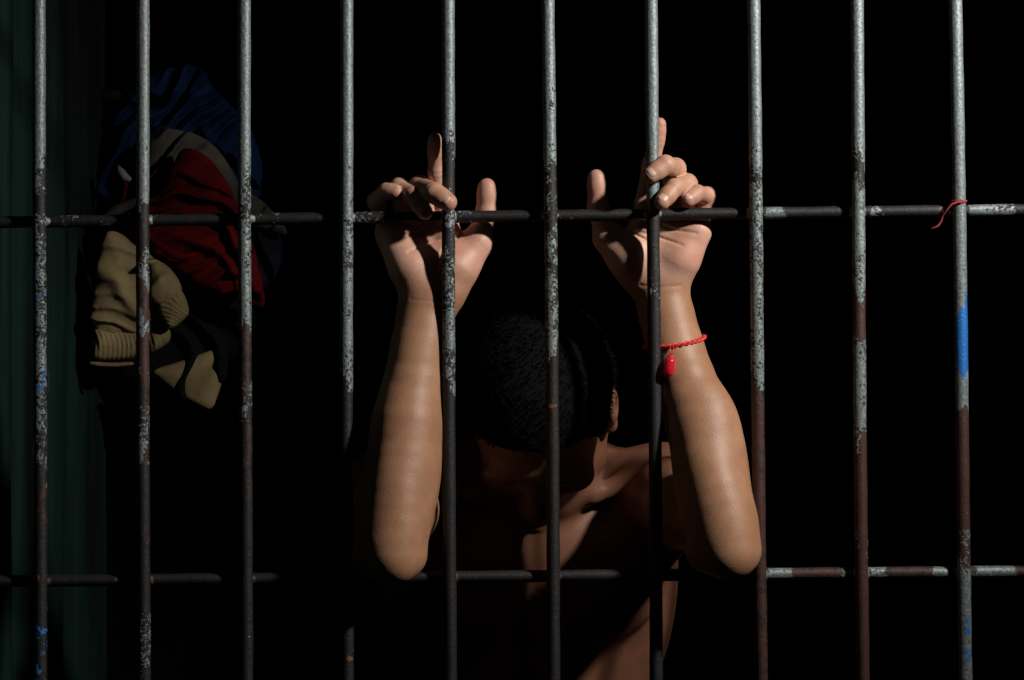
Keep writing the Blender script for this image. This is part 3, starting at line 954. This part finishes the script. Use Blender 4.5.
def garment(name, px, y, half, folds, mat, parent=None, step=.0034, rnd=2, fine=()):
    """cloth bundle: an outline with real depth; folds = (dx, dz, wavelength, height, phase, bend)"""
    poly = np.array([[P(a, b, y)[0], P(a, b, y)[2]] for a, b in smooth_poly(px, rnd)])
    hw = half
    def f(p):
        x, z = p[:, 0], p[:, 2]
        s = poly_sd(x, z, poly)
        yc = np.full(len(x), y)
        wx = x + .010 * np.sin(z * 33 + 1) + .006 * np.sin(z * 71)
        wz = z + .010 * np.sin(x * 37 + 2) + .006 * np.sin(x * 83)
        for dx, dz, wl, hgt, ph, bend in folds:
            n = math.hypot(dx, dz)
            u = (wx * dx + wz * dz) / n
            v = (wx * -dz + wz * dx) / n
            a = 2 * math.pi * ((u + bend * v * v) / wl + (.30 * np.sin(2 * math.pi * u / (wl * 2.7) + ph * 3) + .22 * np.sin(2 * math.pi * v / (wl * 3.3) + ph) if wl > .02 else 0)) + ph
            amp = .55 + .45 * np.sin(2 * math.pi * v / (wl * 4.1) + 2.3 * ph + 3 * u / wl * .4) if wl > .02 else 1.0
            yc = yc - hgt * amp * (np.cos(a) + .35 * np.cos(2 * a + ph))
        inn = np.clip(-s / .045, 0, 1)
        h = hw * (.35 + .65 * np.sqrt(inn * (2 - inn)))
        r = .006
        a = s + r; b = np.abs(p[:, 1] - yc) - h + r
        d = np.minimum(np.maximum(a, b), 0) + np.sqrt(np.maximum(a, 0) ** 2 + np.maximum(b, 0) ** 2) - r
        return d * .72
    lo, hi = poly.min(0) - .012, poly.max(0) + .012
    pad = hw + sum(abs(q[3]) for q in folds) + .012
    V, Q = surface_nets(f, axes(lo[0], hi[0], step), axes(y - pad, y + pad, step), axes(lo[1], hi[1], step), reach=1.4)
    return mesh_obj(name, V, Q, mat, parent)

def cloth_thing(name, anchor, label, cat):
    o = empty(name, tuple(P(*anchor)))
    tag(o, label, cat)
    return o

def strip(pts, r, flat=1.0):
    V, F = tube(pts, r, 10)
    return V, F

# blue jersey, topmost at the back
t = cloth_thing('jersey', (180, 200, .91), 'dark blue sports jersey on top of the clothes heap at the left wall', 'jersey')
garment('jersey_cloth', [(97, 205), (101, 180), (110, 135), (126, 96), (150, 74), (175, 66), (203, 64), (211, 86), (232, 106), (250, 124), (262, 160), (263, 192), (250, 205), (225, 210), (180, 200), (140, 212), (112, 222)], .938, .024,
        [(.62, .78, .060, .012, .5, 0), (.3, 1, .10, .014, 2, 1.5)], M_BLUE, t)
V, F = tube([P(*q) for q in ((118, 166, .868), (121, 172, .862), (126, 178, .860), (131, 180, .862))], [.002, .006, .006, .003], 10)
mesh_obj('white_patch', V, F, M_WHITE, t)
V, F = tube([P(*q) for q in ((118, 168, .875), (124, 176, .865), (126, 186, .863), (124, 197, .865), (118, 208, .875))], .0028, 8)
mesh_obj('red_piping', V, F, M_REDC, t)
# grey shirt, an arch under the jersey
t = cloth_thing('grey_shirt', (200, 200, .865), 'pale grey shirt folded between the blue jersey and the red shirt', 'shirt')
garment('shirt_cloth', [(103, 212), (120, 203), (140, 196), (144, 168), (150, 138), (168, 128), (190, 131), (212, 142), (228, 162), (240, 186), (262, 200), (274, 212), (286, 226), (288, 236), (276, 234), (250, 226), (200, 224), (150, 232), (122, 236), (106, 228)], .868, .014,
        [(.8, -.6, .046, .010, 1, 0)], M_GREY, t)
# red shirt
t = cloth_thing('red_shirt', (205, 240, .82), 'dark red shirt hanging in the middle of the clothes heap', 'shirt')
garment('shirt_cloth', [(122, 222), (128, 214), (150, 200), (166, 186), (174, 160), (182, 147), (195, 149), (213, 160), (232, 190), (240, 212), (252, 236), (258, 268), (265, 290), (265, 310), (245, 303), (222, 295), (200, 288), (186, 276), (170, 266), (150, 252), (136, 238)], .816, .018,
        [(1, .15, .052, .010, 0, .4), (.5, 1, .085, .008, 1.5, 1.0)], M_REDC, t)
V, F = tube([P(*q) for q in ((150, 241, .785), (161, 246, .780), (172, 254, .778), (182, 257, .780), (198, 254, .785))], [.003, .005, .006, .005, .002], 10)
mesh_obj('collar_edge', V, F, M_REDC, t)
# khaki jacket: body, ribbed hem, sleeve with ribbed cuff
t = cloth_thing('khaki_jacket', (135, 300, .79), 'khaki jacket with ribbed hem and cuff hanging lowest at the front of the heap', 'jacket')
garment('jacket_body', [(103, 234), (112, 230), (122, 234), (134, 246), (152, 254), (165, 272), (168, 300), (172, 330), (150, 334), (120, 334), (92, 332), (92, 305), (97, 272)], .795, .026,
        [(1, .35, .062, .0055, .6, .8), (.55, 1, .10, .006, 0, 0)], M_KHAKI, t)
garment('ribbed_hem', [(91, 326), (110, 330), (140, 331), (168, 325), (172, 340), (156, 352), (134, 359), (110, 361), (89, 359)], .792, .019,
        [(1, .06, .0064, .0008, 0, 0), (1, .1, .05, .004, 1, 0)], M_KHAKI, t, step=.002)
garment('hem_binding', [(89, 360), (110, 363), (134, 361), (134, 366), (110, 369), (89, 366)], .792, .014, [], M_KHAKI, t, step=.002)
garment('sleeve', [(146, 256), (160, 260), (176, 274), (183, 290), (178, 302), (160, 308), (150, 300), (150, 275)], .768, .024,
        [(.5, .9, .036, .008, 0, 0)], M_KHAKI, t)
garment('ribbed_cuff', [(155, 304), (176, 288), (184, 292), (190, 312), (186, 318), (172, 330), (166, 326)], .764, .018,
        [(.62, .78, .0064, .0008, 0, 0)], M_KHAKI, t, step=.002)
# black trousers bulging behind the jacket, with the striped cloth peeping out
t = cloth_thing('black_trousers', (220, 320, .87), 'black trousers hanging in the dark behind the khaki jacket', 'trousers')
garment('trousers_cloth', [(112, 320), (180, 262), (240, 290), (258, 312), (252, 345), (225, 366), (190, 372), (150, 385), (108, 374)], .896, .024,
        [(1, .3, .06, .010, 0, 0)], M_BLACK, t)
t = cloth_thing('khaki_cloth', (195, 375, .835), 'khaki cloth with black stripes showing below the jacket cuff', 'cloth')
garment('cloth_fold', [(150, 370), (178, 362), (200, 354), (222, 346), (226, 368), (219, 392), (212, 412), (196, 405), (178, 395), (160, 380)], .832, .014,
        [(1, -.4, .055, .008, 0, 0)], M_KHAKI, t)
garment('black_stripe', [(189, 354), (200, 350), (195, 368), (187, 384), (189, 404), (177, 397), (175, 384), (184, 370)], .832, .024, [(1, -.4, .055, .008, 0, 0)], M_BLACK, t, step=.0026)
garment('black_stripe', [(213, 346), (225, 342), (229, 366), (222, 388), (215, 368)], .832, .024, [(1, -.4, .055, .008, 0, 0)], M_BLACK, t, step=.0026)
# navy cloth on the right flank
t = cloth_thing('navy_cloth', (262, 245, .89), 'navy cloth hanging at the right edge of the clothes heap', 'cloth')
garment('cloth_fold', [(238, 206), (262, 204), (278, 228), (284, 252), (276, 282), (262, 292), (244, 284), (236, 240)], .895, .020,
        [(1, .5, .05, .009, 0, 0)], M_NAVY, t)
# the peg it all hangs from
pg = P(165, 96, .95)
V, F = tube([(-.62, .95, pg[2]), (-.56, .95, pg[2]), (-.46, .95, pg[2] + .004), (pg[0] + .02, .95, pg[2] + .012)], [.011, .009, .008, .008], 14)
tag(mesh_obj('wall_peg', V, F, M_STEEL), 'dark peg on the left wall buried under the blue jersey', 'peg')
